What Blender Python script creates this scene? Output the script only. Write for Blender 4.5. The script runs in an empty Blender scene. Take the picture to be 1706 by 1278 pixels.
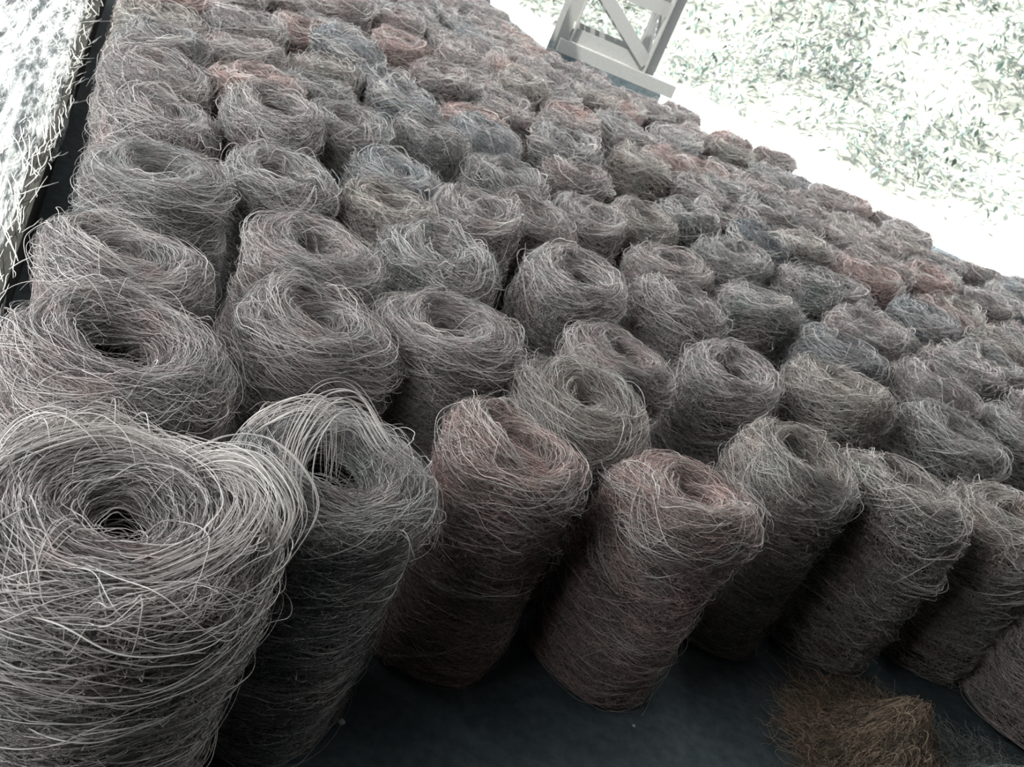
import bpy, bmesh, math, random
import numpy as np
from mathutils import Matrix, Vector

SC = bpy.context.scene
COL = SC.collection
PI = math.pi

# ------------------------------------------------------------------ camera
F, D0 = 1500.0, 740.0                       # focal length and horizon distance for a 1706x1278 frame
TH = math.atan(D0 / F)
SR, CR = .41, math.sqrt(1 - .41 ** 2)
r0, u0 = Vector((1, 0, 0)), Vector((0, math.sin(TH), math.cos(TH)))
fw = Vector((0, math.cos(TH), -math.sin(TH)))
R_, U_ = r0 * CR + u0 * SR, -r0 * SR + u0 * CR
cam = bpy.data.objects.new('camera', bpy.data.cameras.new('camera'))
COL.objects.link(cam)
m = Matrix((R_, U_, -fw)).transposed().to_4x4()
m.translation = Vector((0, 0, 1.87))
cam.matrix_world = m
cam.data.sensor_width = 36
cam.data.lens = F / 1706 * 36
cam.data.clip_start = .02
cam.data.clip_end = 200
cam.data.dof.use_dof = True; cam.data.dof.focus_distance = 2.0; cam.data.dof.aperture_fstop = 8
SC.camera = cam

# ------------------------------------------------------------------ sky, sun, exposure
w = bpy.data.worlds.new('world'); SC.world = w; w.use_nodes = True
nt = w.node_tree
bg = nt.nodes['Background']
bg.inputs[0].default_value = (.95, .98, 1.0, 1)
bg.inputs[1].default_value = 2.1
sun = bpy.data.objects.new('sun', bpy.data.lights.new('sun', 'SUN'))
COL.objects.link(sun)
sun.data.energy = 5.0; sun.data.angle = math.radians(.6); sun.data.color = (1, .96, .9)
SUN_EL = math.radians(60)                   # the sun stands high ahead, behind the camera and to its left, over the shed roof
sdir = Vector((math.cos(SUN_EL) * .57, math.cos(SUN_EL) * .8216, -math.sin(SUN_EL)))
sun.rotation_euler = sdir.to_track_quat('-Z', 'Y').to_euler()
SC.view_settings.view_transform = 'Standard'
SC.view_settings.look = 'None'
SC.view_settings.exposure = 0.95
SC.view_settings.gamma = 1
SC.view_settings.use_curve_mapping = False
SC.cycles.max_bounces = 5
SC.cycles.diffuse_bounces = 3
SC.cycles.glossy_bounces = 2

# ------------------------------------------------------------------ materials
def mat(name, build, rough=.8, spec=.2):
    m = bpy.data.materials.new(name); m.use_nodes = True
    n = m.node_tree.nodes; l = m.node_tree.links
    b = n['Principled BSDF']
    b.inputs['Roughness'].default_value = rough
    b.inputs['Specular IOR Level'].default_value = spec
    build(n, l, b)
    return m
def ramp(n, stops):
    r = n.new('ShaderNodeValToRGB'); e = r.color_ramp.elements
    while len(e) < len(stops): e.new(.5)
    for k, (p, c) in enumerate(stops):
        e[k].position = p; e[k].color = (*c, 1)
    return r
def noise(n, l, scale, detail=6, coord='Object', rough=.6, stretch=None, rot=0):
    tc = n.new('ShaderNodeTexCoord'); t = n.new('ShaderNodeTexNoise')
    t.inputs['Scale'].default_value = scale; t.inputs['Detail'].default_value = detail
    t.inputs['Roughness'].default_value = rough
    src = tc.outputs[coord]
    if stretch:
        mp = n.new('ShaderNodeMapping'); mp.inputs['Scale'].default_value = stretch
        mp.inputs['Rotation'].default_value = (0, 0, rot)
        l.new(src, mp.inputs[0]); src = mp.outputs[0]
    l.new(src, t.inputs['Vector'])
    return t
def times(n, l, a, b):
    mx = n.new('ShaderNodeMix'); mx.data_type = 'RGBA'; mx.blend_type = 'MULTIPLY'
    mx.inputs[0].default_value = 1
    l.new(a, mx.inputs[6]); l.new(b, mx.inputs[7])
    return mx.outputs[2]
def bump(n, l, b, h, strength, dist):
    bp = n.new('ShaderNodeBump'); bp.inputs['Strength'].default_value = strength
    bp.inputs['Distance'].default_value = dist
    l.new(h, bp.inputs['Height']); l.new(bp.outputs[0], b.inputs['Normal'])

def fibre(n, l, b):
    hi = n.new('ShaderNodeHairInfo')
    r = ramp(n, [(0, (.06, .053, .052)), (.3, (.19, .17, .167)), (.55, (.38, .35, .34)), (.8, (.60, .565, .55)), (1, (.84, .80, .775))])
    l.new(hi.outputs['Random'], r.inputs[0])
    t = noise(n, l, 7, 3)
    r2 = ramp(n, [(.3, (.78, .84, .82)), (.5, (1, 1, 1)), (.68, (1.0, .91, .89)), (.8, (1, .94, .78))])
    l.new(t.outputs['Fac'], r2.inputs[0])
    oi = n.new('ShaderNodeObjectInfo')
    c = times(n, l, times(n, l, r.outputs[0], r2.outputs[0]), oi.outputs['Color'])
    l.new(c, b.inputs['Base Color'])
def pale_fibre(n, l, b):
    hi = n.new('ShaderNodeHairInfo')
    r = ramp(n, [(0, (.30, .27, .255)), (.5, (.50, .465, .44)), (1, (.78, .75, .70))])
    l.new(hi.outputs['Random'], r.inputs[0]); l.new(r.outputs[0], b.inputs['Base Color'])
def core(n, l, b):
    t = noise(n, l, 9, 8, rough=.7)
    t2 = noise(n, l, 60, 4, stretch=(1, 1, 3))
    r = ramp(n, [(.3, (.016, .016, .016)), (.55, (.04, .036, .033)), (.75, (.075, .065, .06))])  # near black, so gaps between strands and the holes look shaded
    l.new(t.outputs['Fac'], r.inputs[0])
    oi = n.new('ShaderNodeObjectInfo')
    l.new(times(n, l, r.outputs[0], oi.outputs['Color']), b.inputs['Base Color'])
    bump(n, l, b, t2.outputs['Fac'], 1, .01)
def concrete(n, l, b):
    t = noise(n, l, 1.3, 10, rough=.65); t2 = noise(n, l, 22, 8, rough=.7)
    r = ramp(n, [(.3, (.055, .074, .084)), (.5, (.09, .115, .125)), (.7, (.125, .15, .16))])
    l.new(t.outputs['Fac'], r.inputs[0])
    r2 = ramp(n, [(.35, (.6, .62, .62)), (.6, (1, 1, 1))])
    l.new(t2.outputs['Fac'], r2.inputs[0])
    l.new(times(n, l, r.outputs[0], r2.outputs[0]), b.inputs['Base Color'])
    bump(n, l, b, t2.outputs['Fac'], .35, .01)
def pale(n, l, b):
    t = noise(n, l, 3, 8, rough=.7)
    r = ramp(n, [(.3, (.62, .62, .58)), (.6, (.85, .85, .82))])
    l.new(t.outputs['Fac'], r.inputs[0]); l.new(r.outputs[0], b.inputs['Base Color'])
    bump(n, l, b, t.outputs['Fac'], .4, .03)
def verge(n, l, b):
    t = noise(n, l, 5, 8, rough=.75, stretch=(3.4, .5, 1))
    r = ramp(n, [(.34, (.07, .08, .085)), (.43, (.13, .145, .15)), (.50, (.45, .48, .48)), (.58, (.8, .83, .82))])
    l.new(t.outputs['Fac'], r.inputs[0]); l.new(r.outputs[0], b.inputs['Base Color'])
    bump(n, l, b, t.outputs['Fac'], 1, .08)
def flat(col, s=40, a=.85):
    def f(n, l, b):
        t = noise(n, l, s, 5)
        r = ramp(n, [(.3, tuple(c * a for c in col)), (.7, col)])
        l.new(t.outputs['Fac'], r.inputs[0]); l.new(r.outputs[0], b.inputs['Base Color'])
    return f
def leaf(n, l, b):
    g = n.new('ShaderNodeNewGeometry')
    r = ramp(n, [(0, (.05, .075, .06)), (.15, (.11, .16, .14)), (.4, (.20, .27, .24)), (.7, (.26, .25, .28)), (1, (.50, .52, .48))])
    l.new(g.outputs['Random Per Island'], r.inputs[0]); l.new(r.outputs[0], b.inputs['Base Color'])
M = dict(pale_fibre=mat('pale_coir_strand', pale_fibre, .5, .4), fibre=mat('coir_fibre', fibre, .55, .35), core=mat('coir_core_shade', core, .95, .05),
         concrete=mat('floor_concrete', concrete, .8, .2), pale=mat('bleached_track', pale, .9, .1),
         verge=mat('straw_verge', verge, .9, .1), paint=mat('grey_paint', flat((.26, .265, .255)), .5, .3),
         roof=mat('roof_sheet', flat((.10, .10, .10), 3), .7, .2), wall=mat('unseen_wall', flat((.05, .05, .05), 4), .9, .1),
         leaf=mat('weed_leaf', leaf, .6, .3), bank=mat('bank_soil', flat((.30, .32, .28), 2, .5), .95, .1),
         side_shade=mat('verge_side_shade', flat((.045, .045, .04), 5, .5), .95, .1), straw=mat('dry_straw', flat((.62, .63, .60)), .7, .2),
         grit=mat('pale_grit', flat((.7, .7, .68)), .6, .3))

# ------------------------------------------------------------------ helpers
def mesh_np(name, v, f, material, parent=None, smooth=False):
    me = bpy.data.meshes.new(name)
    me.from_pydata([tuple(p) for p in v], [], [tuple(q) for q in f]); me.update()
    if smooth: me.polygons.foreach_set('use_smooth', [True] * len(me.polygons))
    me.materials.append(material)
    o = bpy.data.objects.new(name, me); COL.objects.link(o)
    if parent: o.parent = parent
    return o
def strands(name, P, rad, parent=None, material=None):
    """P: list of (N,K,3) arrays, rad: matching list of (N,) root radii -> one hair-curve object"""
    sizes, pos, rr = [], [], []
    for A, r in zip(P, rad):
        n, k = A.shape[:2]
        sizes += [k] * n; pos.append(A.reshape(-1, 3))
        tt = np.linspace(0, 1, k)
        taper = np.clip(1 - .55 * tt ** 2, .3, 1) * np.clip(.5 + tt * 4, .5, 1)
        rr.append((r[:, None] * taper[None]).reshape(-1))
    hc = bpy.data.hair_curves.new(name)
    hc.add_curves(sizes)
    hc.position_data.foreach_set('vector', np.concatenate(pos).astype(np.float32).ravel())
    a = hc.attributes.get('radius') or hc.attributes.new('radius', 'FLOAT', 'POINT')
    a.data.foreach_set('value', np.concatenate(rr).astype(np.float32))
    hc.materials.append(material or M['fibre'])
    o = bpy.data.objects.new(name, hc); COL.objects.link(o)
    if parent: o.parent = parent
    return o
def box_into(v, f, a, b, w, h, up=(0, 0, 1)):
    """a box bar from a to b, w wide, h deep"""
    a, b = Vector(a), Vector(b); d = (b - a).normalized()
    s = d.cross(Vector(up))
    if s.length < 1e-3: s = d.cross(Vector((1, 0, 0)))
    s.normalize(); t = s.cross(d).normalized()
    k = len(v)
    for p in (a, b):
        for x, y in ((-1, -1), (1, -1), (1, 1), (-1, 1)): v.append(p + s * x * w / 2 + t * y * h / 2)
    for q in ((0, 1, 2, 3), (7, 6, 5, 4), (0, 4, 5, 1), (1, 5, 6, 2), (2, 6, 7, 3), (3, 7, 4, 0)): f.append([k + i for i in q])
def bar(name, segs, material, parent=None):
    v, f = [], []
    for a in segs: box_into(v, f, *a)
    return mesh_np(name, v, f, material, parent)
def struct(o): o['kind'] = 'structure'; return o
def slab(name, poly, z0, z1, material):
    n = len(poly)
    v = [(x, y, z0) for x, y in poly] + [(x, y, z1) for x, y in poly]
    f = [list(range(n))[::-1], list(range(n, 2 * n))] + [[i, (i + 1) % n, n + (i + 1) % n, n + i] for i in range(n)]
    return struct(mesh_np(name, v, f, material))

POINTS = [(-0.535, 1.206, 0.54), (-0.841, 1.729, 0.49), (-1.079, 2.16, 0.456), (-1.359, 2.782, 0.461), (-1.724, 3.471, 0.47), (-2.017, 3.878, 0.47), (-0.269, 1.631, 0.47), (-0.544, 2.23, 0.451), (-0.76, 2.687, 0.448), (-1.126, 3.223, 0.432), (-1.425, 3.824, 0.444), (-1.545, 4.655, 0.42), (0.108, 2.066, 0.42), (-0.238, 2.581, 0.469), (-0.426, 3.16, 0.448), (-0.873, 3.997, 0.47), (-0.891, 5.577, 0.47), (0.592, 2.246, 0.427), (0.323, 2.975, 0.42), (0.072, 3.56, 0.469), (-0.217, 4.24, 0.458), (0.986, 2.721, 0.433), (0.794, 3.409, 0.428), (0.5, 4.463, 0.451), (1.411, 2.905, 0.47), (1.283, 3.697, 0.47), (0.958, 4.395, 0.445), (1.844, 3.733, 0.47), (1.816, 5.091, 0.47), (2.183, 4.799, 0.47), (1.579, 7.511, 0.47), (2.047, 6.527, 0.47), (-0.158, 5.376, 0.42), (1.029, 5.556, 0.42), (1.889, 3.115, 0.47), (2.32, 2.944, 0.47), (0.205, 6.344, 0.46), (1.409, 8.398, 0.46), (1.002, 8.826, 0.46), (0.438, 8.081, 0.46), (-0.294, 5.851, 0.46), (-0.405, 7.098, 0.46), (-1.801, 5.816, 0.46), (-1.852, 7.145, 0.46), (-1.302, 6.307, 0.46), (2.683, 8.393, 0.46), (-2.007, 4.705, 0.46), (-2.19, 6.544, 0.46), (2.922, 7.997, 0.46), (-2.224, 4.296, 0.445), (-2.47, 4.688, 0.445), (-2.702, 5.131, 0.445), (-2.943, 5.589, 0.445), (-3.24, 6.006, 0.445), (-3.442, 6.466, 0.445), (-3.72, 6.862, 0.445), (-3.911, 7.287, 0.445), (-1.706, 4.221, 0.445), (-2.202, 5.179, 0.445), (-2.48, 5.612, 0.445), (-2.722, 6.007, 0.445), (-2.98, 6.431, 0.445), (-3.231, 6.878, 0.445), (-3.403, 7.329, 0.445), (-3.689, 7.798, 0.445), (-3.876, 8.222, 0.445), (-0.749, 3.492, 0.445), (-1.246, 4.272, 0.445), (-1.676, 5.106, 0.445), (-2.212, 6.03, 0.445), (-2.715, 6.89, 0.445), (-2.922, 7.304, 0.445), (-3.139, 7.738, 0.445), (-3.385, 8.204, 0.445), (-3.614, 8.607, 0.445), (-3.874, 9.041, 0.445), (-4.098, 9.459, 0.445), (0.222, 2.523, 0.445), (-0.432, 3.829, 0.445), (-0.936, 4.722, 0.445), (-1.21, 5.134, 0.445), (-1.427, 5.543, 0.445), (-2.412, 7.317, 0.445), (-2.676, 7.711, 0.445), (-2.884, 8.162, 0.445), (-3.134, 8.593, 0.445), (-3.371, 9.043, 0.445), (-3.602, 9.53, 0.445), (-3.818, 9.981, 0.445), (-4.091, 10.393, 0.445), (-4.297, 10.816, 0.445), (-0.463, 4.674, 0.445), (-0.722, 5.146, 0.445), (-2.098, 7.724, 0.445), (-2.403, 8.172, 0.445), (-2.657, 8.628, 0.445), (-2.883, 9.032, 0.445), (-3.083, 9.478, 0.445), (-3.357, 9.933, 0.445), (-3.574, 10.4, 0.445), (-3.797, 10.806, 0.445), (-4.043, 11.278, 0.445), (-4.309, 11.679, 0.445), (0.539, 3.849, 0.445), (0.026, 4.673, 0.445), (-0.719, 6.035, 0.445), (-0.875, 6.487, 0.445), (-1.153, 6.886, 0.445), (-1.385, 7.287, 0.445), (-1.604, 7.744, 0.445), (-1.873, 8.141, 0.445), (-2.145, 8.638, 0.445), (-2.365, 9.046, 0.445), (-2.568, 9.462, 0.445), (-2.851, 9.907, 0.445), (-3.052, 10.364, 0.445), (-3.301, 10.774, 0.445), (-3.569, 11.21, 0.445), (-3.802, 11.715, 0.445), (-4.038, 12.124, 0.445), (-4.268, 12.567, 0.445), (-4.581, 13.011, 0.445), (-4.755, 13.442, 0.445), (0.305, 5.088, 0.445), (-0.365, 6.447, 0.445), (-0.885, 7.298, 0.445), (-1.1, 7.738, 0.445), (-1.397, 8.159, 0.445), (-1.572, 8.648, 0.445), (-1.825, 9.089, 0.445), (-2.075, 9.481, 0.445), (-2.323, 9.926, 0.445), (-2.59, 10.334, 0.445), (-2.776, 10.808, 0.445), (-3.039, 11.22, 0.445), (-3.323, 11.639, 0.445), (-3.542, 12.156, 0.445), (-3.746, 12.572, 0.445), (-3.995, 12.991, 0.445), (-4.247, 13.44, 0.445), (-4.51, 13.835, 0.445), (-4.752, 14.284, 0.445), (1.396, 4.243, 0.445), (0.862, 5.124, 0.445), (0.565, 5.559, 0.445), (-0.633, 7.759, 0.445), (-0.844, 8.186, 0.445), (-1.108, 8.658, 0.445), (-1.356, 9.057, 0.445), (-1.612, 9.5, 0.445), (-1.861, 9.958, 0.445), (-2.094, 10.396, 0.445), (-2.299, 10.811, 0.445), (-2.511, 11.279, 0.445), (-2.819, 11.67, 0.445), (-3.068, 12.076, 0.445), (-3.235, 12.583, 0.445), (-3.533, 13.03, 0.445), (-3.753, 13.439, 0.445), (-3.963, 13.901, 0.445), (-4.291, 14.322, 0.445), (-4.534, 14.717, 0.445), (-4.764, 15.21, 0.445), (-5.01, 15.656, 0.445), (1.875, 4.25, 0.445), (1.579, 4.694, 0.445), (1.328, 5.17, 0.445), (0.82, 5.97, 0.445), (0.664, 6.406, 0.445), (0.405, 6.822, 0.445), (0.165, 7.312, 0.445), (-0.094, 7.707, 0.445), (-0.381, 8.178, 0.445), (-0.624, 8.618, 0.445), (-0.799, 9.062, 0.445), (-1.094, 9.511, 0.445), (-1.323, 9.913, 0.445), (-1.501, 10.397, 0.445), (-1.759, 10.793, 0.445), (-1.995, 11.195, 0.445), (-2.253, 11.673, 0.445), (-2.488, 12.13, 0.445), (-2.731, 12.561, 0.445), (-3.037, 13.035, 0.445), (-3.28, 13.457, 0.445), (-3.496, 13.902, 0.445), (-3.736, 14.305, 0.445), (-3.941, 14.762, 0.445), (-4.191, 15.176, 0.445), (-4.442, 15.604, 0.445), (-4.659, 16.021, 0.445), (-4.952, 16.448, 0.445), (-5.22, 16.875, 0.445), (2.356, 4.237, 0.445), (1.595, 5.573, 0.445), (1.345, 6.015, 0.445), (1.124, 6.455, 0.445), (0.883, 6.861, 0.445), (0.651, 7.262, 0.445), (-0.104, 8.629, 0.445), (-0.298, 9.05, 0.445), (-0.566, 9.462, 0.445), (2.621, 4.637, 0.445), (2.441, 5.184, 0.445), (2.15, 5.589, 0.445), (1.862, 5.963, 0.445), (1.593, 6.437, 0.445), (1.382, 6.861, 0.445), (1.153, 7.33, 0.445), (0.889, 7.716, 0.445), (0.467, 8.58, 0.445), (0.198, 9.044, 0.445), (-0.07, 9.457, 0.445), (2.902, 5.136, 0.445), (2.688, 5.576, 0.445), (2.403, 6.025, 0.445), (1.856, 6.948, 0.445), (0.653, 9.13, 0.445), (0.428, 9.535, 0.445), (2.899, 5.988, 0.445), (2.677, 6.42, 0.445), (2.459, 6.828, 0.445), (2.205, 7.312, 0.445), (1.971, 7.758, 0.445), (0.999, 9.453, 0.445), (3.18, 6.395, 0.445), (2.976, 6.895, 0.445), (2.667, 7.288, 0.445), (2.483, 7.761, 0.445), (2.191, 8.165, 0.445), (1.964, 8.568, 0.445), (1.767, 9.018, 0.445), (1.47, 9.456, 0.445), (3.435, 6.825, 0.445), (3.195, 7.303, 0.445), (2.252, 9.054, 0.445), (3.732, 7.247, 0.445), (3.45, 7.714, 0.445), (2.715, 9.052, 0.445), (3.979, 7.721, 0.445), (3.712, 8.155, 0.445), (3.538, 8.584, 0.445), (4.028, 8.63, 0.445)]
FIX = {0: {'tone': 0}, 1: {'tone': 0}, 2: {'tone': 0}, 3: {'tone': 1}, 4: {'tone': 0}, 5: {'tone': 0}, 6: {'tone': 1}, 7: {'tone': 0}, 8: {'tone': 0},
       9: {'tone': 1}, 10: {'tone': 0}, 11: {'tone': 1}, 12: {'tone': 2}, 13: {'tone': 0}, 14: {'tone': 1}, 15: {'tone': 3}, 16: {'tone': 2}, 17: {'tone': 2},
       18: {'tone': 5}, 19: {'tone': 0}, 20: {'tone': 5}, 21: {'tone': 4}, 22: {'tone': 0}, 23: {'tone': 5}, 24: {'tone': 4}, 25: {'tone': 4}, 26: {'tone': 1},
       27: {'tone': 1}, 28: {'tone': 1}, 29: {'tone': 0}, 30: {'tone': 5}, 31: {'tone': 5}, 32: {'tone': 5}, 33: {'tone': 6}, 34: {'tone': 4}}
LEAN = {6: (.01, .03)}
ROLL_B = 6
def wander_(r, n, k, amp):
    t = np.linspace(0, 1, k)[None]; z = np.zeros((n, k))
    for o in range(3):
        z += np.sin(t * r.uniform(.4, 1.6, (n, 1)) * 1.7 ** o * 2 * PI + r.uniform(0, 6.3, (n, 1))) * .6 ** o * r.uniform(.3, 1, (n, 1))
    return z * amp
# ------------------------------------------------------------------ the shed and the ground outside
A0 = np.array([-.54, 1.21]); CD = np.array([-.485, .874]); RD = np.array([.874, .485])   # first roll, column and row directions
EL = np.array([-1.612, 2.399]); ED = np.array([-.4856, .8742])          # left edge of the shed floor, in the shade line
def along(t, off=0): p = EL + ED * t + np.array([-.874, -.486]) * off; return (float(p[0]), float(p[1]))
slab('floor', [along(-6), (14, along(-6)[1]), (14, 12.0), (4.0, 13.6), (-1.0, 14.5), (-5.6, 22.5), along(22)], -.12, 0, M['concrete'])
# straw covered verge outside the left edge, a real rumpled surface
rng = np.random.default_rng(11)
def smooth_noise(x, y, seed, octs=4, base=1.0):
    r = np.random.default_rng(seed); z = np.zeros_like(x)
    for o in range(octs):
        for k in range(5):
            a = r.uniform(0, 2 * PI); q = base * 2 ** o * r.uniform(.7, 1.3)
            z += np.sin((x * math.cos(a) + y * math.sin(a)) * q + r.uniform(0, 6.3)) * .5 ** o / 3
    return z
nu, nv = 70, 520
uu, vv = np.meshgrid(np.linspace(0, 1, nu) ** 1.5 * 7.0, np.linspace(-4, 22, nv))
VZ = .26  # verge raised to shade the gap beside the rolls
edge = .035 * smooth_noise(vv * 0 + 1, vv, 5, 5, 2.0)
rid = smooth_noise(uu * 5.0, vv * .8, 6, 4, 1.6) * .016
vtx = np.stack([-(uu + edge * np.exp(-uu / .12)), vv, VZ + np.abs(rid) - .10 * np.exp(-uu / .03)], -1).reshape(-1, 3)
fc = [(j * nu + i, j * nu + i + 1, (j + 1) * nu + i + 1, (j + 1) * nu + i) for j in range(nv - 1) for i in range(nu - 1)]
vg = struct(mesh_np('ground', vtx, [q[::-1] for q in fc], M['verge'], smooth=True))
vg.location = (EL[0], EL[1], 0); vg.rotation_euler = (0, 0, math.atan2(.4856, .8742))
r = np.random.default_rng(77); n = 3500; k = 5                  # dry straw fringe lying along the verge
u = r.gamma(1.1, .5, n) - .04; v = r.uniform(-1.5, 12, n); L = r.uniform(.06, .3, n); th = r.normal(0, .25, n)
t = np.linspace(0, 1, k)[None]
X = -(u[:, None] + np.sin(th)[:, None] * L[:, None] * t) + wander_(r, n, k, .003); Y = v[:, None] + np.cos(th)[:, None] * L[:, None] * t
Z = VZ + .01 + np.abs(wander_(r, n, k, .006))
st = strands('dry_straw', [np.stack([X, Y, Z], -1)], [r.uniform(.001, .0022, n)], material=M['straw'])
st.location = vg.location; st.rotation_euler = vg.rotation_euler
slab('verge_side', [along(-2.3, -.012), along(24, -.012), along(24, .3), along(-2.3, .3)], 0, VZ - .02, M['side_shade'])  # bank side coloured near black, shade put into its colour
st['kind'] = 'stuff'; st['category'] = 'straw'; st['label'] = 'bleached dry straw scattered over the sunlit verge'
# bleached track beyond the far edge, then a weedy bank
slab('path', [(-12, 30), (-5.6, 22.5), (-1.0, 14.5), (4.0, 13.6), (14, 12.0), (30, 6), (34, 12), (20, 20), (-4, 28)], -.12, -.01, M['pale'])

def bank_z(x, y):
    d = (y - (19.2 - .33 * x)) / 1.05          # distance beyond the toe of the bank
    return np.where(d > 0, .0 + .42 * np.minimum(d, 4) + .75 * np.clip(d - 3, 0, 22), -.02) + .16 * smooth_noise(x, y, 3, 3, .7) * (d > 0)
gx, gy = np.meshgrid(np.linspace(-14, 34, 120), np.linspace(0, 24, 60))
gy2 = 17.6 - .33 * gx + gy
gz = bank_z(gx, gy2)
vtx = np.stack([gx, gy2, gz], -1).reshape(-1, 3)
fc = [(j * 120 + i, j * 120 + i + 1, (j + 1) * 120 + i + 1, (j + 1) * 120 + i) for j in range(59) for i in range(119)]
struct(mesh_np('bank_ground', vtx, fc, M['bank'], smooth=True))
# weeds on the bank: long blades and leaves in clumps
def weeds(n, seed, lw):
    r = np.random.default_rng(seed)
    V, Fc = [], []
    while len(V) < n * 6:
        cx = r.uniform(-3, 24); d = r.uniform(0, 17)**1.0; cy = 19.2 - .33 * cx + d
        if r.random() > .25 + .9 * (math.sin(cx * 1.3 + 1) * math.sin(cy * 1.1) > -.1): continue
        for k in range(r.integers(8, 26)):
            x = cx + r.normal(0, .35); y = cy + r.normal(0, .35); z = float(bank_z(np.array(x), np.array(y)))
            L = r.uniform(.08, .30) * lw; a = r.uniform(0, 2 * PI); el = r.uniform(.1, 1.3); hh = r.uniform(0, .45)
            d1 = np.array([math.cos(a) * math.cos(el), math.sin(a) * math.cos(el), math.sin(el)])
            sd = np.array([-math.sin(a), math.cos(a), 0]) * L * r.uniform(.06, .2)
            p = np.array([x, y, z + hh]); k0 = len(V)
            q = p + d1 * L * .5; e = p + d1 * L - np.array([0, 0, L * .25])
            V += [p, q - sd, q + sd, e - sd * .5, e + sd * .5, e + d1 * L * .3 - np.array([0, 0, L * .15])]
            Fc += [(k0, k0 + 1, k0 + 2), (k0 + 1, k0 + 3, k0 + 4, k0 + 2), (k0 + 3, k0 + 5, k0 + 4)]
    return V, Fc
V, Fc = weeds(46000, 21, 1.0)
o = mesh_np('undergrowth', V, Fc, M['leaf'])
o['kind'] = 'stuff'; o['label'] = 'sunlit washed out weeds covering the bank beyond the pale track'; o['category'] = 'weeds'

# unseen shed roof and walls, shaped to keep sun and side light off the rolls
RH = 7.0; SH = RH / math.tan(SUN_EL); SX, SY = .57 * SH, .8216 * SH
def roofpt(t, off): x, y = along(t, off); return (x - SX, y - SY)
slab('ceiling', [roofpt(-7, -.16), (15, along(-7)[1] - SY), (15, 10.4 - SY), (4 - SX + 1, 10.1 - SY), (-.6 - SX, 11.4 - SY), (-3.9 - SX, 17.4 - SY), roofpt(15, -.16)], RH, RH + .06, M['roof'])  # outline follows the shadow wanted on the floor
slab('shade_wall_left', [along(-6, .0), along(-2.12, .0), along(-2.12, .12), along(-6, .12)], 0, RH - .01, M['wall'])  # added to cut light on the roll sides facing the camera
slab('wall_back', [(1.0, -2.6), (15, -2.6), (15, -2.45), (1.0, -2.45)], 0, RH - .01, M['wall'])
slab('shade_wall_right', [(7.4, -2.4), (7.5, -2.4), (7.5, 5.0), (7.4, 5.0)], 0, RH - .01, M['wall'])  # added to close off light from the right

# ------------------------------------------------------------------ lattice steel column at the far edge
def truss():
    root = bpy.data.objects.new('lattice_column', None); COL.objects.link(root)
    bx, by = -.66, 11.9; root.location = (bx, by, 0); root.rotation_euler = (0, 0, math.radians(12))
    W, Dp = .48, .42; H = 6.9
    for sx in (-1, 1):
        for sy in (-1, 1):
            x, y = sx * W, sy * Dp
            bar('leg', [((x, y, .56), (x, y, H), .17, .02), ((x + sx * .075, y - sy * .08, .56), (x + sx * .075, y - sy * .08, H), .02, .16)], M['paint'], root)
    z = .35; k = 0
    for zz in (.80, 1.45, 2.10, 2.75, 3.40):
        for sy in (-1, 1):
            bar('cross_bar', [((-W, sy * Dp, zz), (W, sy * Dp, zz), .02, .16)], M['paint'], root)
            a, b = ((-W, W) if k % 2 else (W, -W))
            bar('brace', [((a, sy * (Dp + .02), zz + .02), (b, sy * (Dp + .02), zz + .65), .02, .15)], M['paint'], root)
        for sx in (-1, 1):
            bar('cross_bar', [((sx * W, -Dp, zz), (sx * W, Dp, zz), .02, .12)], M['paint'], root)
            bar('brace', [((sx * (W + .02), -Dp, zz + .02), (sx * (W + .02), Dp, zz + .65), .02, .10)], M['paint'], root)
        k += 1
    bar('plinth', [((-.62, 0, .28), (.78, 0, .28), 1.1, .56)], M['concrete'], root)
    bar('base_beam', [((-.60, -Dp - .04, .64), (.92, -Dp - .04, .64), .14, .15)], M['paint'], root)
    root['label'] = 'pale grey steel lattice column with diagonal braces behind the fibre rolls'
    root['category'] = 'steel column'
truss()

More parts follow.
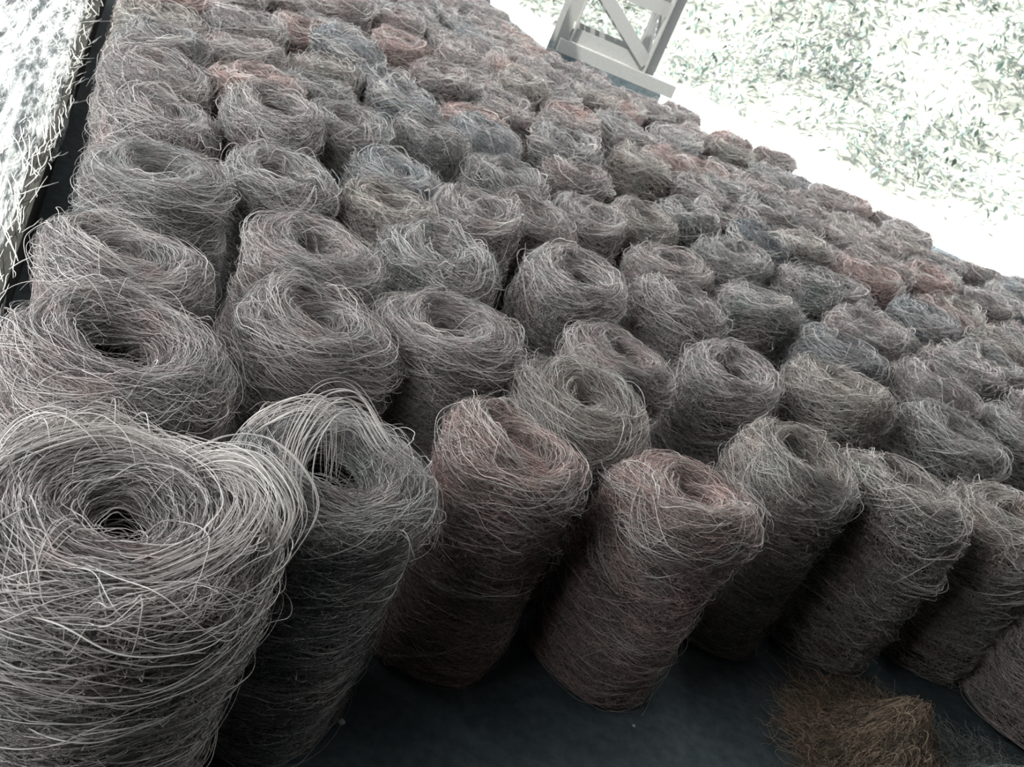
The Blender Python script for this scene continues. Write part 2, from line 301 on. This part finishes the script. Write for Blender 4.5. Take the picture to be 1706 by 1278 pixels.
# ------------------------------------------------------------------ rolls of coir fibre
class Form:
    """the surface of one standing roll: profile around the hole, over the rim and down the side"""
    def __init__(s, seed, R=.235, rh=.062, h=.68, dome=.02, funnel=.03, lump=1.0):
        r = np.random.default_rng(seed); s.r = r; rh = rh * 1.2 if seed > 1 else rh; s.R, s.rh, s.h = R, rh, h
        c = .05                                              # rounded outer rim
        prof = [(rh * .75, h - .42), (rh * .85, h - .20), (rh, h - .07), (rh * 1.12, h - .03 - funnel * .5), (rh * 1.45, h - .008 - funnel * .3)]
        for t in np.linspace(.15, 1, 5): prof.append((rh * 1.4 + (R - c - rh * 1.4) * t, h + dome * math.sin(t * 2.6) - funnel * .3 * (1 - t)))
        z1 = prof[-1][1]
        for a in np.linspace(15, 90, 5): prof.append((R - c + c * math.sin(math.radians(a)), z1 - c * (1 - math.cos(math.radians(a)))))
        for t in np.linspace(.12, 1, 7): prof.append((R * (1 + .03 * math.sin(t * 5 + seed) - .09 * t), (z1 - c) * (1 - t) + .015 * t))
        p = np.array(prof); d = np.diff(p, axis=0); L = np.concatenate([[0], np.cumsum(np.hypot(d[:, 0], d[:, 1]))])
        s.p, s.L, s.len = p, L, L[-1]
        tg = np.gradient(p, L, axis=0); tg /= np.hypot(tg[:, 0], tg[:, 1])[:, None]
        s.n = np.stack([-tg[:, 1], tg[:, 0]], 1)
        s.s_hole = float(L[3]); s.s_rim = float(L[12])
        s.ph = r.uniform(0, 6.3, 12); s.am = r.uniform(.4, 1, 12) * lump
        s.seed = seed
    def __call__(s, sl, a, lift):
        sl = np.clip(sl, 0, s.len)
        rr = np.interp(sl, s.L, s.p[:, 0]); z = np.interp(sl, s.L, s.p[:, 1])
        nr = np.interp(sl, s.L, s.n[:, 0]); nz = np.interp(sl, s.L, s.n[:, 1])
        rr = rr + nr * lift; z = z + nz * lift
        q, ph, am = rr / s.R, s.ph, s.am
        fac = 1 + q * (.055 * am[0] * np.sin(2 * a + ph[0]) + .035 * am[1] * np.sin(3 * a + ph[1] + z * 4) + .02 * am[2] * np.sin(5 * a + ph[2] - z * 9)) \
            + .018 * am[3] * np.sin(z * 16 + ph[3] + a)
        top = np.clip((z - .12) / .45, 0, 1)
        z = z + top * (.022 * am[4] * np.sin(a + ph[4]) * q + .014 * am[5] * np.sin(2 * a + ph[5] + rr * 30) + .008 * am[6] * np.sin(4 * a + ph[6] + rr * 60))
        x = rr * fac * np.cos(a) + .018 * am[7] * np.sin(z * 5 + ph[7]) + .02 * am[9] * np.cos(ph[9]) * (1 - q) * top
        y = rr * fac * np.sin(a) + .018 * am[8] * np.sin(z * 5 + ph[8]) + .02 * am[9] * np.sin(ph[9]) * (1 - q) * top
        return np.stack([x, y, z], -1)

def wander(r, n, k, amp, f0=1, f1=4):
    t = np.linspace(0, 1, k)[None]; z = np.zeros((n, k))
    for o in range(3):
        f = r.uniform(f0, f1, (n, 1)) * (1.7 ** o)
        z += np.sin(t * f * 2 * PI + r.uniform(0, 6.3, (n, 1))) * .6 ** o * r.uniform(.3, 1, (n, 1))
    return z * amp

def wound_mat(form, name='wound_mat'):
    ns, na = 70, 96
    sl = np.linspace(0, form.len, ns); a = np.linspace(0, 2 * PI, na, endpoint=False)
    S, A = np.meshgrid(sl, a, indexing='ij')
    # spiral layers show as grooves on the top face
    rr = np.interp(S, form.L, form.p[:, 0]); on_top = np.exp(-((S - (form.s_hole + form.s_rim) / 2) / (.45 * (form.s_rim - form.s_hole))) ** 4)
    groove = np.sin((rr / .017 + A / (2 * PI)) * 2 * PI) * .006 * on_top
    lift = -.016 + groove + .006 * smooth_noise(A * 6, S * 60, form.seed, 3, 1)
    V = form(S, A, lift).reshape(-1, 3)
    fc = [(i * na + j, i * na + (j + 1) % na, (i + 1) * na + (j + 1) % na, (i + 1) * na + j) for i in range(ns - 1) for j in range(na)]
    c = len(V); V = np.vstack([V, [[0, 0, V[:na, 2].mean()]]])          # close the bottom of the hole
    fc += [(c, (j + 1) % na, j) for j in range(na)]
    return V, fc

def fibres(form, n, k, rad, loose=1.0):
    r = np.random.default_rng(form.seed * 7 + 1)
    P, Rr = [], []
    L0, L1, L2 = form.s_hole, form.s_rim, form.len
    # --- wound strands, gathered in bands
    nb = 60
    band = np.concatenate([r.uniform(L0 - .05, L0 + .02, 3), r.uniform(L0, L1, nb), r.uniform(L1, L2, nb)])
    band_t = r.normal(0, .22, len(band)) * (band > L1 * .9) + r.normal(0, .07, len(band))
    wgt = np.where(band < L1, 1.5, 1.0)
    pick = r.choice(len(band), n, p=wgt / wgt.sum())
    s0 = band[pick] + r.normal(0, .016, n)
    low = s0 < L1
    rad0 = np.maximum(np.interp(s0, form.L, form.p[:, 0]), .03)
    length = r.uniform(.10, .52, n) * np.where(low, .8, 1)
    sweep = length / rad0 * r.choice([-1, 1], n)
    sweep = np.clip(sweep, -5, 5)
    a0 = r.uniform(0, 2 * PI, n)
    t = np.linspace(0, 1, k)[None]
    slope = band_t[pick] + r.normal(0, .12, n) * np.where(low, .5, 1)
    S = s0[:, None] + slope[:, None] * length[:, None] * (t - .5) + wander(r, n, k, .010, .5, 2) * np.where(low, .45, 1)[:, None]
    A = a0[:, None] + sweep[:, None] * t + wander(r, n, k, .004, 1, 3) / rad0[:, None]
    lift = r.gamma(1.5, .0045, (n, 1)) + wander(r, n, k, .004, .5, 2.5) - .004
    lift += (r.random((n, 1)) < .06) * np.sin(t * PI) * r.uniform(.01, .035, (n, 1)) * loose
    S = np.where(low[:, None] & (r.random((n, 1)) < .93), np.maximum(S, L0), S)
    P.append(form(S, A, lift)); Rr.append(rad * r.gamma(5, .2, n).clip(.5, 2.2))
    # --- frizz: short curly bits in tangled patches
    m_ = int(n * .8 * loose)
    npatch = 40; pc = r.uniform(L0 + .05, L2, npatch); pa = r.uniform(0, 2 * PI, npatch); pr_ = r.uniform(.015, .07, npatch)
    q = r.integers(0, npatch, m_); kk = max(6, k - 2)
    far = r.random(m_) < .4
    s0 = np.where(far, r.uniform(L0 + .05, L2, m_), pc[q] + r.normal(0, 1, m_) * pr_[q])
    rad0 = np.maximum(np.interp(s0, form.L, form.p[:, 0]), .03)
    a0 = np.where(far, r.uniform(0, 6.3, m_), pa[q] + r.normal(0, 1, m_) * pr_[q] / rad0)
    ang = r.uniform(0, 2 * PI, (m_, 1)) + np.cumsum(r.normal(0, .75, (m_, kk)), 1)
    step = r.uniform(.03, .12, (m_, 1)) / kk
    S = s0[:, None] + np.cumsum(np.sin(ang) * step, 1); A = a0[:, None] + np.cumsum(np.cos(ang) * step, 1) / rad0[:, None]
    lift = .004 + np.abs(wander(r, m_, kk, .009, .4, 1.6)) * r.uniform(.3, 2.0, (m_, 1)) * loose
    P.append(form(S, A, lift)); Rr.append(rad * .8 * r.gamma(5, .2, m_).clip(.5, 2))
    return P, Rr
def strays(form, n, rad, big=1.0, k=16):
    r = np.random.default_rng(form.seed * 13 + 5)
    nb = max(8, n // 9); q = np.concatenate([np.arange(nb), r.integers(0, nb, n - nb)])       # loose strands leave in little bundles
    w_ = (1.0 + .0 * q)[:, None]
    G = lambda v: np.asarray(v)[q]
    s0 = np.where(r.random(nb) < .6, r.normal(form.s_rim - .02, .05, nb), r.uniform(form.s_hole + .02, form.len * .9, nb))
    a0 = r.uniform(0, 6.3, nb); L0 = r.uniform(.10, .44, nb) * big; th0 = r.normal(0, .6, nb) + PI * (r.random(nb) < .5)
    arch = r.random(nb) < .6; up0 = r.uniform(.006, .05, nb) * big
    lone = r.random(n) < .35
    s = G(s0) + r.normal(0, .012, n) + lone * r.normal(0, .10, n); a = G(a0) + r.normal(0, .06, n) + lone * r.uniform(0, 6.3, n)
    L = (G(L0) * r.uniform(.75, 1.15, n))[:, None]; th = (G(th0) + r.normal(0, .10, n) + lone * r.normal(0, .8, n))[:, None]
    rad0 = np.maximum(np.interp(s, form.L, form.p[:, 0]), .05)
    t = np.linspace(0, 1, k)[None]
    S = s[:, None] + L * np.sin(th) * t * .6 + wander(r, n, k, .007, .3, 1.2)
    A = a[:, None] + L * np.cos(th) * t / rad0[:, None]
    up = np.where(G(arch)[:, None], np.sin(t * PI), t ** 1.4) * (G(up0) * r.uniform(.6, 1.3, n))[:, None]
    return [form(S, A, np.maximum(up + wander(r, n, k, .004, .4, 1.5), 0) + .003)], [rad * r.uniform(.8, 1.7, n)]

NEAR = []        # (form, wound mat object data, fibres data, strays data)
def prototype(form, n, k, rad, nstray, loose=1.0, big=1.0):
    V, fc = wound_mat(form)
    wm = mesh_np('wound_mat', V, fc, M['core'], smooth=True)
    P, Rr = fibres(form, n, k, rad, loose)
    fb = strands('wound_fibres', P, Rr)
    P, Rr = strays(form, nstray, rad * 1.15, big)
    st = strands('stray_strands', P, Rr, material=M['pale_fibre'])
    data = (wm.data, fb.data, st.data)
    for o in (wm, fb, st): bpy.data.objects.remove(o)
    return data
HI = dict(n=17000, k=12, rad=.00055, nstray=520)
MI = dict(n=8500, k=10, rad=.0008, nstray=330)
LO = dict(n=4600, k=8, rad=.0012, nstray=200)
proto_hi = [prototype(Form(s, rh=rh, dome=d_, funnel=fu, h=h, lump=lu), **HI) for s, rh, d_, fu, h, lu in
            [(2, .058, .012, .03, .68, .9), (3, .070, .015, .03, .69, 1), (4, .045, .010, .05, .68, 1), (5, .064, .015, .04, .69, .8), (6, .05, .02, .03, .68, 1.1)]]
proto_mi = [prototype(Form(s, rh=rh, dome=d_, funnel=fu, h=h, lump=lu), loose=1.3, **MI) for s, rh, d_, fu, h, lu in
            [(12, .062, .012, .03, .68, 1), (13, .075, .015, .03, .69, 1.1), (14, .04, .010, .05, .67, 1.2), (15, .066, .015, .04, .69, 1), (16, .05, .02, .02, .68, 1.3)]]
proto_lo = [prototype(Form(s, rh=rh, dome=d_, funnel=fu, h=h, lump=lu), loose=1.6, big=1.2, **LO) for s, rh, d_, fu, h, lu in
            [(22, .066, .012, .03, .68, 1.2), (23, .075, .015, .03, .69, 1.2), (24, .04, .02, .05, .67, 1.4), (25, .065, .02, .04, .68, 1.2)]]
big_hole = prototype(Form(1, R=.245, rh=.066, dome=.008, funnel=.03, h=.70, lump=.7), n=19000, k=13, rad=.00064, nstray=700)

# tones: (colour multiplier, words)
TONES = [((1, .985, .98), 'grey brown'), ((.93, .97, .97), 'cool grey'), ((1.11, .93, .89), 'rusty pink'), ((.85, .92, .96), 'bluish grey'),
         ((1.0, .985, .93), 'straw tinged'), ((1.02, .97, .955), 'reddish grey'), ((.50, .56, .60), 'dark slate')]
ORD = ['first', 'second', 'third', 'fourth', 'fifth', 'sixth', 'seventh', 'eighth', 'ninth', 'tenth', 'eleventh', 'twelfth',
       'thirteenth', 'fourteenth', 'fifteenth', 'sixteenth', 'seventeenth', 'eighteenth', 'nineteenth', 'twentieth', 'twenty-first', 'twenty-second', 'twenty-third', 'twenty-fourth', 'twenty-fifth', 'twenty-sixth', 'twenty-seventh', 'twenty-eighth', 'twenty-ninth', 'thirtieth']
rnd = random.Random(8)
pts = [np.array(p) for p in POINTS]
lanes = {}
for i, p in enumerate(pts):
    lanes.setdefault(int(round(float((p[:2] - A0) @ RD) / .45)), []).append(i)
place = {}
for c, ids in lanes.items():
    ids.sort(key=lambda i: float((pts[i][:2] - A0) @ CD))
    for k, i in enumerate(ids): place[i] = (c, k)
cmin = min(lanes)
def make_roll(i, x, y, dia, data, rz, tone, h=1.0, tilt=(0, 0), label=None):
    root = bpy.data.objects.new('fibre_roll', None); COL.objects.link(root)
    s = dia / .50
    root.location = (x, y, .002); q = Matrix.Rotation(tilt[1], 3, 'Y') @ Matrix.Rotation(tilt[0], 3, 'X') @ Matrix.Rotation(rz, 3, 'Z')
    root.rotation_euler = q.to_euler(); root.scale = (s, s, h)
    root['label'] = label; root['category'] = 'roll'; root['group'] = 'upright rolls of coir fibre standing in the shed'
    for nm, dt in zip(('wound_mat', 'wound_fibres', 'stray_strands'), data):
        o = bpy.data.objects.new(nm, dt); COL.objects.link(o); o.parent = root
        o.color = (*tone, 1)
    return root
SPECIAL = {0: 'largest fibre roll with a wide open round hole, beside the bare floor'}
for i, p in enumerate(pts):
    x, y, dia = map(float, p)
    dist = math.hypot(x, y - 0)
    c, k = place[i]
    ti = FIX.get(i, {}).get('tone')
    if ti is None: ti = rnd.choices(range(7), [5, 3.5, 3 if dist > 4 else 1, 1, 2, 4, .3])[0]
    tone, word = TONES[ti]
    j = rnd.uniform(.88, 1.12); tone = tuple(q * j for q in tone)
    if i == 0: data = big_hole
    elif dist < 3.1: data = proto_hi[i % 5]
    elif dist < 5.2: data = proto_mi[(i * 3 + c) % 5]
    else: data = proto_lo[(i * 5 + c) % 4]
    lab = SPECIAL.get(i) or '%s fibre roll, %s back in the %s lane from the white verge' % (word, ORD[k], ORD[c - cmin])
    tl = .03 if dist < 3.1 else .06
    front = k == 0 and i != 0
    bx, by = (LEAN[i] if i in LEAN else (.035, .035)) if front else (0, 0)
    h = rnd.uniform(.98, 1.02) if dist < 3.5 else rnd.uniform(.92, 1.06)
    tx, ty = rnd.uniform(-tl, tl) * .6, rnd.uniform(-tl, tl) * .6
    if front: tx, ty = -by / .7, bx / .7
    x -= math.tan(ty) * .7; y += math.tan(tx) * .7      # the tilt swings the roll about the middle of its top
    make_roll(i, x, y, dia, data, rnd.uniform(0, 2 * PI), tone, h, (tx, ty), lab)

# ------------------------------------------------------------------ loose hanks hanging off the two nearest rolls
rolls = [o for o in COL.objects if o.name.startswith('fibre_roll') and o.parent is None]
def hank(name, root, ctrl, n, spread, rad, seed, label):
    r = np.random.default_rng(seed); c = np.array(ctrl); k = 22
    tc = np.linspace(0, len(c) - 1, k); i0 = np.clip(tc.astype(int), 0, len(c) - 2); u = tc - i0
    pm = lambda j: c[np.clip(j, 0, len(c) - 1)]
    p0, p1, p2, p3 = pm(i0 - 1), pm(i0), pm(i0 + 1), pm(i0 + 2); u = u[:, None]
    base = .5 * (2 * p1 + (p2 - p0) * u + (2 * p0 - 5 * p1 + 4 * p2 - p3) * u ** 2 + (3 * p1 - p0 - 3 * p2 + p3) * u ** 3)
    mid = base.mean(0)
    fan = 1 + r.normal(0, spread, (n, 1, 1)) * np.sin(np.linspace(.25, PI - .1, k))[None, :, None]
    off = r.normal(0, .012, (n, 1, 3))
    P = mid + (base[None] - mid) * fan + off + np.stack([wander(r, n, k, .003, .4, 1.5) for _ in range(3)], -1)
    o = strands(name, [P], [rad * r.uniform(.7, 1.5, n)], material=M['pale_fibre'])
    o.parent = root; o.matrix_parent_inverse = root.matrix_basis.inverted(); o['label'] = label
    o.color = (1.1, 1.05, 1.0, 1)
def root_of(i): return rolls[i]
hank('loose_hank', root_of(0), [(-0.52, 1.38, 0.70), (-0.454, 1.392, 0.77), (-0.368, 1.376, 0.80), (-0.277, 1.312, 0.78), (-0.281, 1.258, 0.70), (-0.322, 1.20, 0.60), (-0.375, 1.12, 0.48), (-.42, 1.03, .36)], 44, .22, .0009, 1, 'pale hank of long strands bulging off the side')
hank('loose_hank', root_of(0), [(-.50, 1.03, .71), (-0.419, 1.08, 0.73), (-0.363, 1.15, 0.755), (-0.335, 1.214, 0.77), (-0.35, 1.32, 0.78), (-0.44, 1.41, 0.76), (-.56, 1.44, .73)], 34, .2, .0009, 2, 'strands looping round the rim')
hank('loose_hank', root_of(0), [(-0.75, 1.06, 0.70), (-0.751, 1.197, 0.73), (-0.708, 1.31, 0.75), (-0.636, 1.385, 0.75), (-0.52, 1.40, 0.73)], 26, .12, .0009, 3, 'pale strands sweeping over the far rim')
hank('loose_hank', root_of(ROLL_B), [(-0.253, 1.417, 0.66), (-0.317, 1.451, 0.76), (-0.341, 1.5, 0.82), (-0.339, 1.613, 0.85), (-0.29, 1.685, 0.84), (-0.198, 1.643, 0.80), (-0.099, 1.691, 0.73), (-0.018, 1.66, 0.62)], 18, .16, .0011, 4, 'pale strands arching high above the top')
hank('loose_hank', root_of(ROLL_B), [(-0.479, 1.608, 0.70), (-0.43, 1.573, 0.80), (-0.37, 1.60, 0.85), (-0.31, 1.61, 0.83), (-0.27, 1.60, 0.70)], 14, .2, .0010, 5, 'short arch of pale strands over the hole')

# ------------------------------------------------------------------ low heaps of loose fibre on the floor
def heap(x, y, rx, ry, hh, seed, tone, label, n=9000):
    r = np.random.default_rng(seed)
    def top(px, py):
        q = (px / rx) ** 2 + (py / ry) ** 2
        return hh * np.exp(-q * 1.6) * (1 + .22 * smooth_noise(px * 22, py * 22, seed, 3, 1)) - hh * .09
    g = np.linspace(-1.35, 1.35, 60); gx, gy = np.meshgrid(g * rx, g * ry)
    V = np.stack([gx, gy, np.maximum(top(gx, gy) - .012, .0)], -1).reshape(-1, 3)
    fc = [(j * 60 + i, j * 60 + i + 1, (j + 1) * 60 + i + 1, (j + 1) * 60 + i) for j in range(59) for i in range(59)
          if (g[i] ** 2 + g[j] ** 2) < 1.7]
    root = bpy.data.objects.new('fibre_heap', None); COL.objects.link(root); root.location = (x, y, .003)
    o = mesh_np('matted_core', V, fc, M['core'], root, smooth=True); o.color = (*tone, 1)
    k = 16; rr = np.sqrt(r.random(n)) * 1.1; aa = r.uniform(0, 6.3, n)
    ang = r.uniform(0, 6.3, (n, 1)) + np.cumsum(r.normal(0, .5, (n, k)), 1); st = r.uniform(.10, .34, (n, 1)) / k
    X = (rr * np.cos(aa) * rx)[:, None] + np.cumsum(np.cos(ang) * st, 1); Y = (rr * np.sin(aa) * ry)[:, None] + np.cumsum(np.sin(ang) * st, 1)
    Z = np.maximum(top(X, Y), 0) + .003 + np.abs(wander(r, n, k, .010, .4, 1.6)) * r.gamma(1.2, .8, (n, 1))
    f = strands('tangled_fibres', [np.stack([X, Y, Z], -1)], [.00075 * r.uniform(.6, 1.5, n)], root); f.color = (*tone, 1)
    root['label'] = label; root['category'] = 'heap of fibre'
heap(1.60, 2.34, .19, .22, .22, 5, (.85, .69, .52), 'low orange brown heap of loose fibre on the dark floor')
heap(2.05, 2.36, .17, .15, .24, 6, (.62, .74, .72), 'dark greenish heap of loose fibre beside the orange brown heap')
def chip(x, y, s, seed, label):
    bm = bmesh.new(); bmesh.ops.create_icosphere(bm, subdivisions=2, radius=s)
    r = random.Random(seed)
    for v in bm.verts: v.co *= r.uniform(.75, 1.2); v.co.z = v.co.z * .6
    zmin = min(v.co.z for v in bm.verts)
    me = bpy.data.meshes.new('stone_chip'); bm.to_mesh(me); bm.free(); me.materials.append(M['grit'])
    o = bpy.data.objects.new('stone_chip', me); COL.objects.link(o); o.location = (x, y, -zmin)
    o['label'] = label; o['category'] = 'stone chip'
chip(.741, 2.038, .0045, 1, 'tiny white stone chip on the bare floor before the narrow rolls')
chip(1.263, 2.31, .0055, 2, 'tiny white stone chip on the dark floor nearest the orange brown heap')
chip(-.042, 1.617, .009, 3, 'pale greenish chip on the floor beside the second front roll')
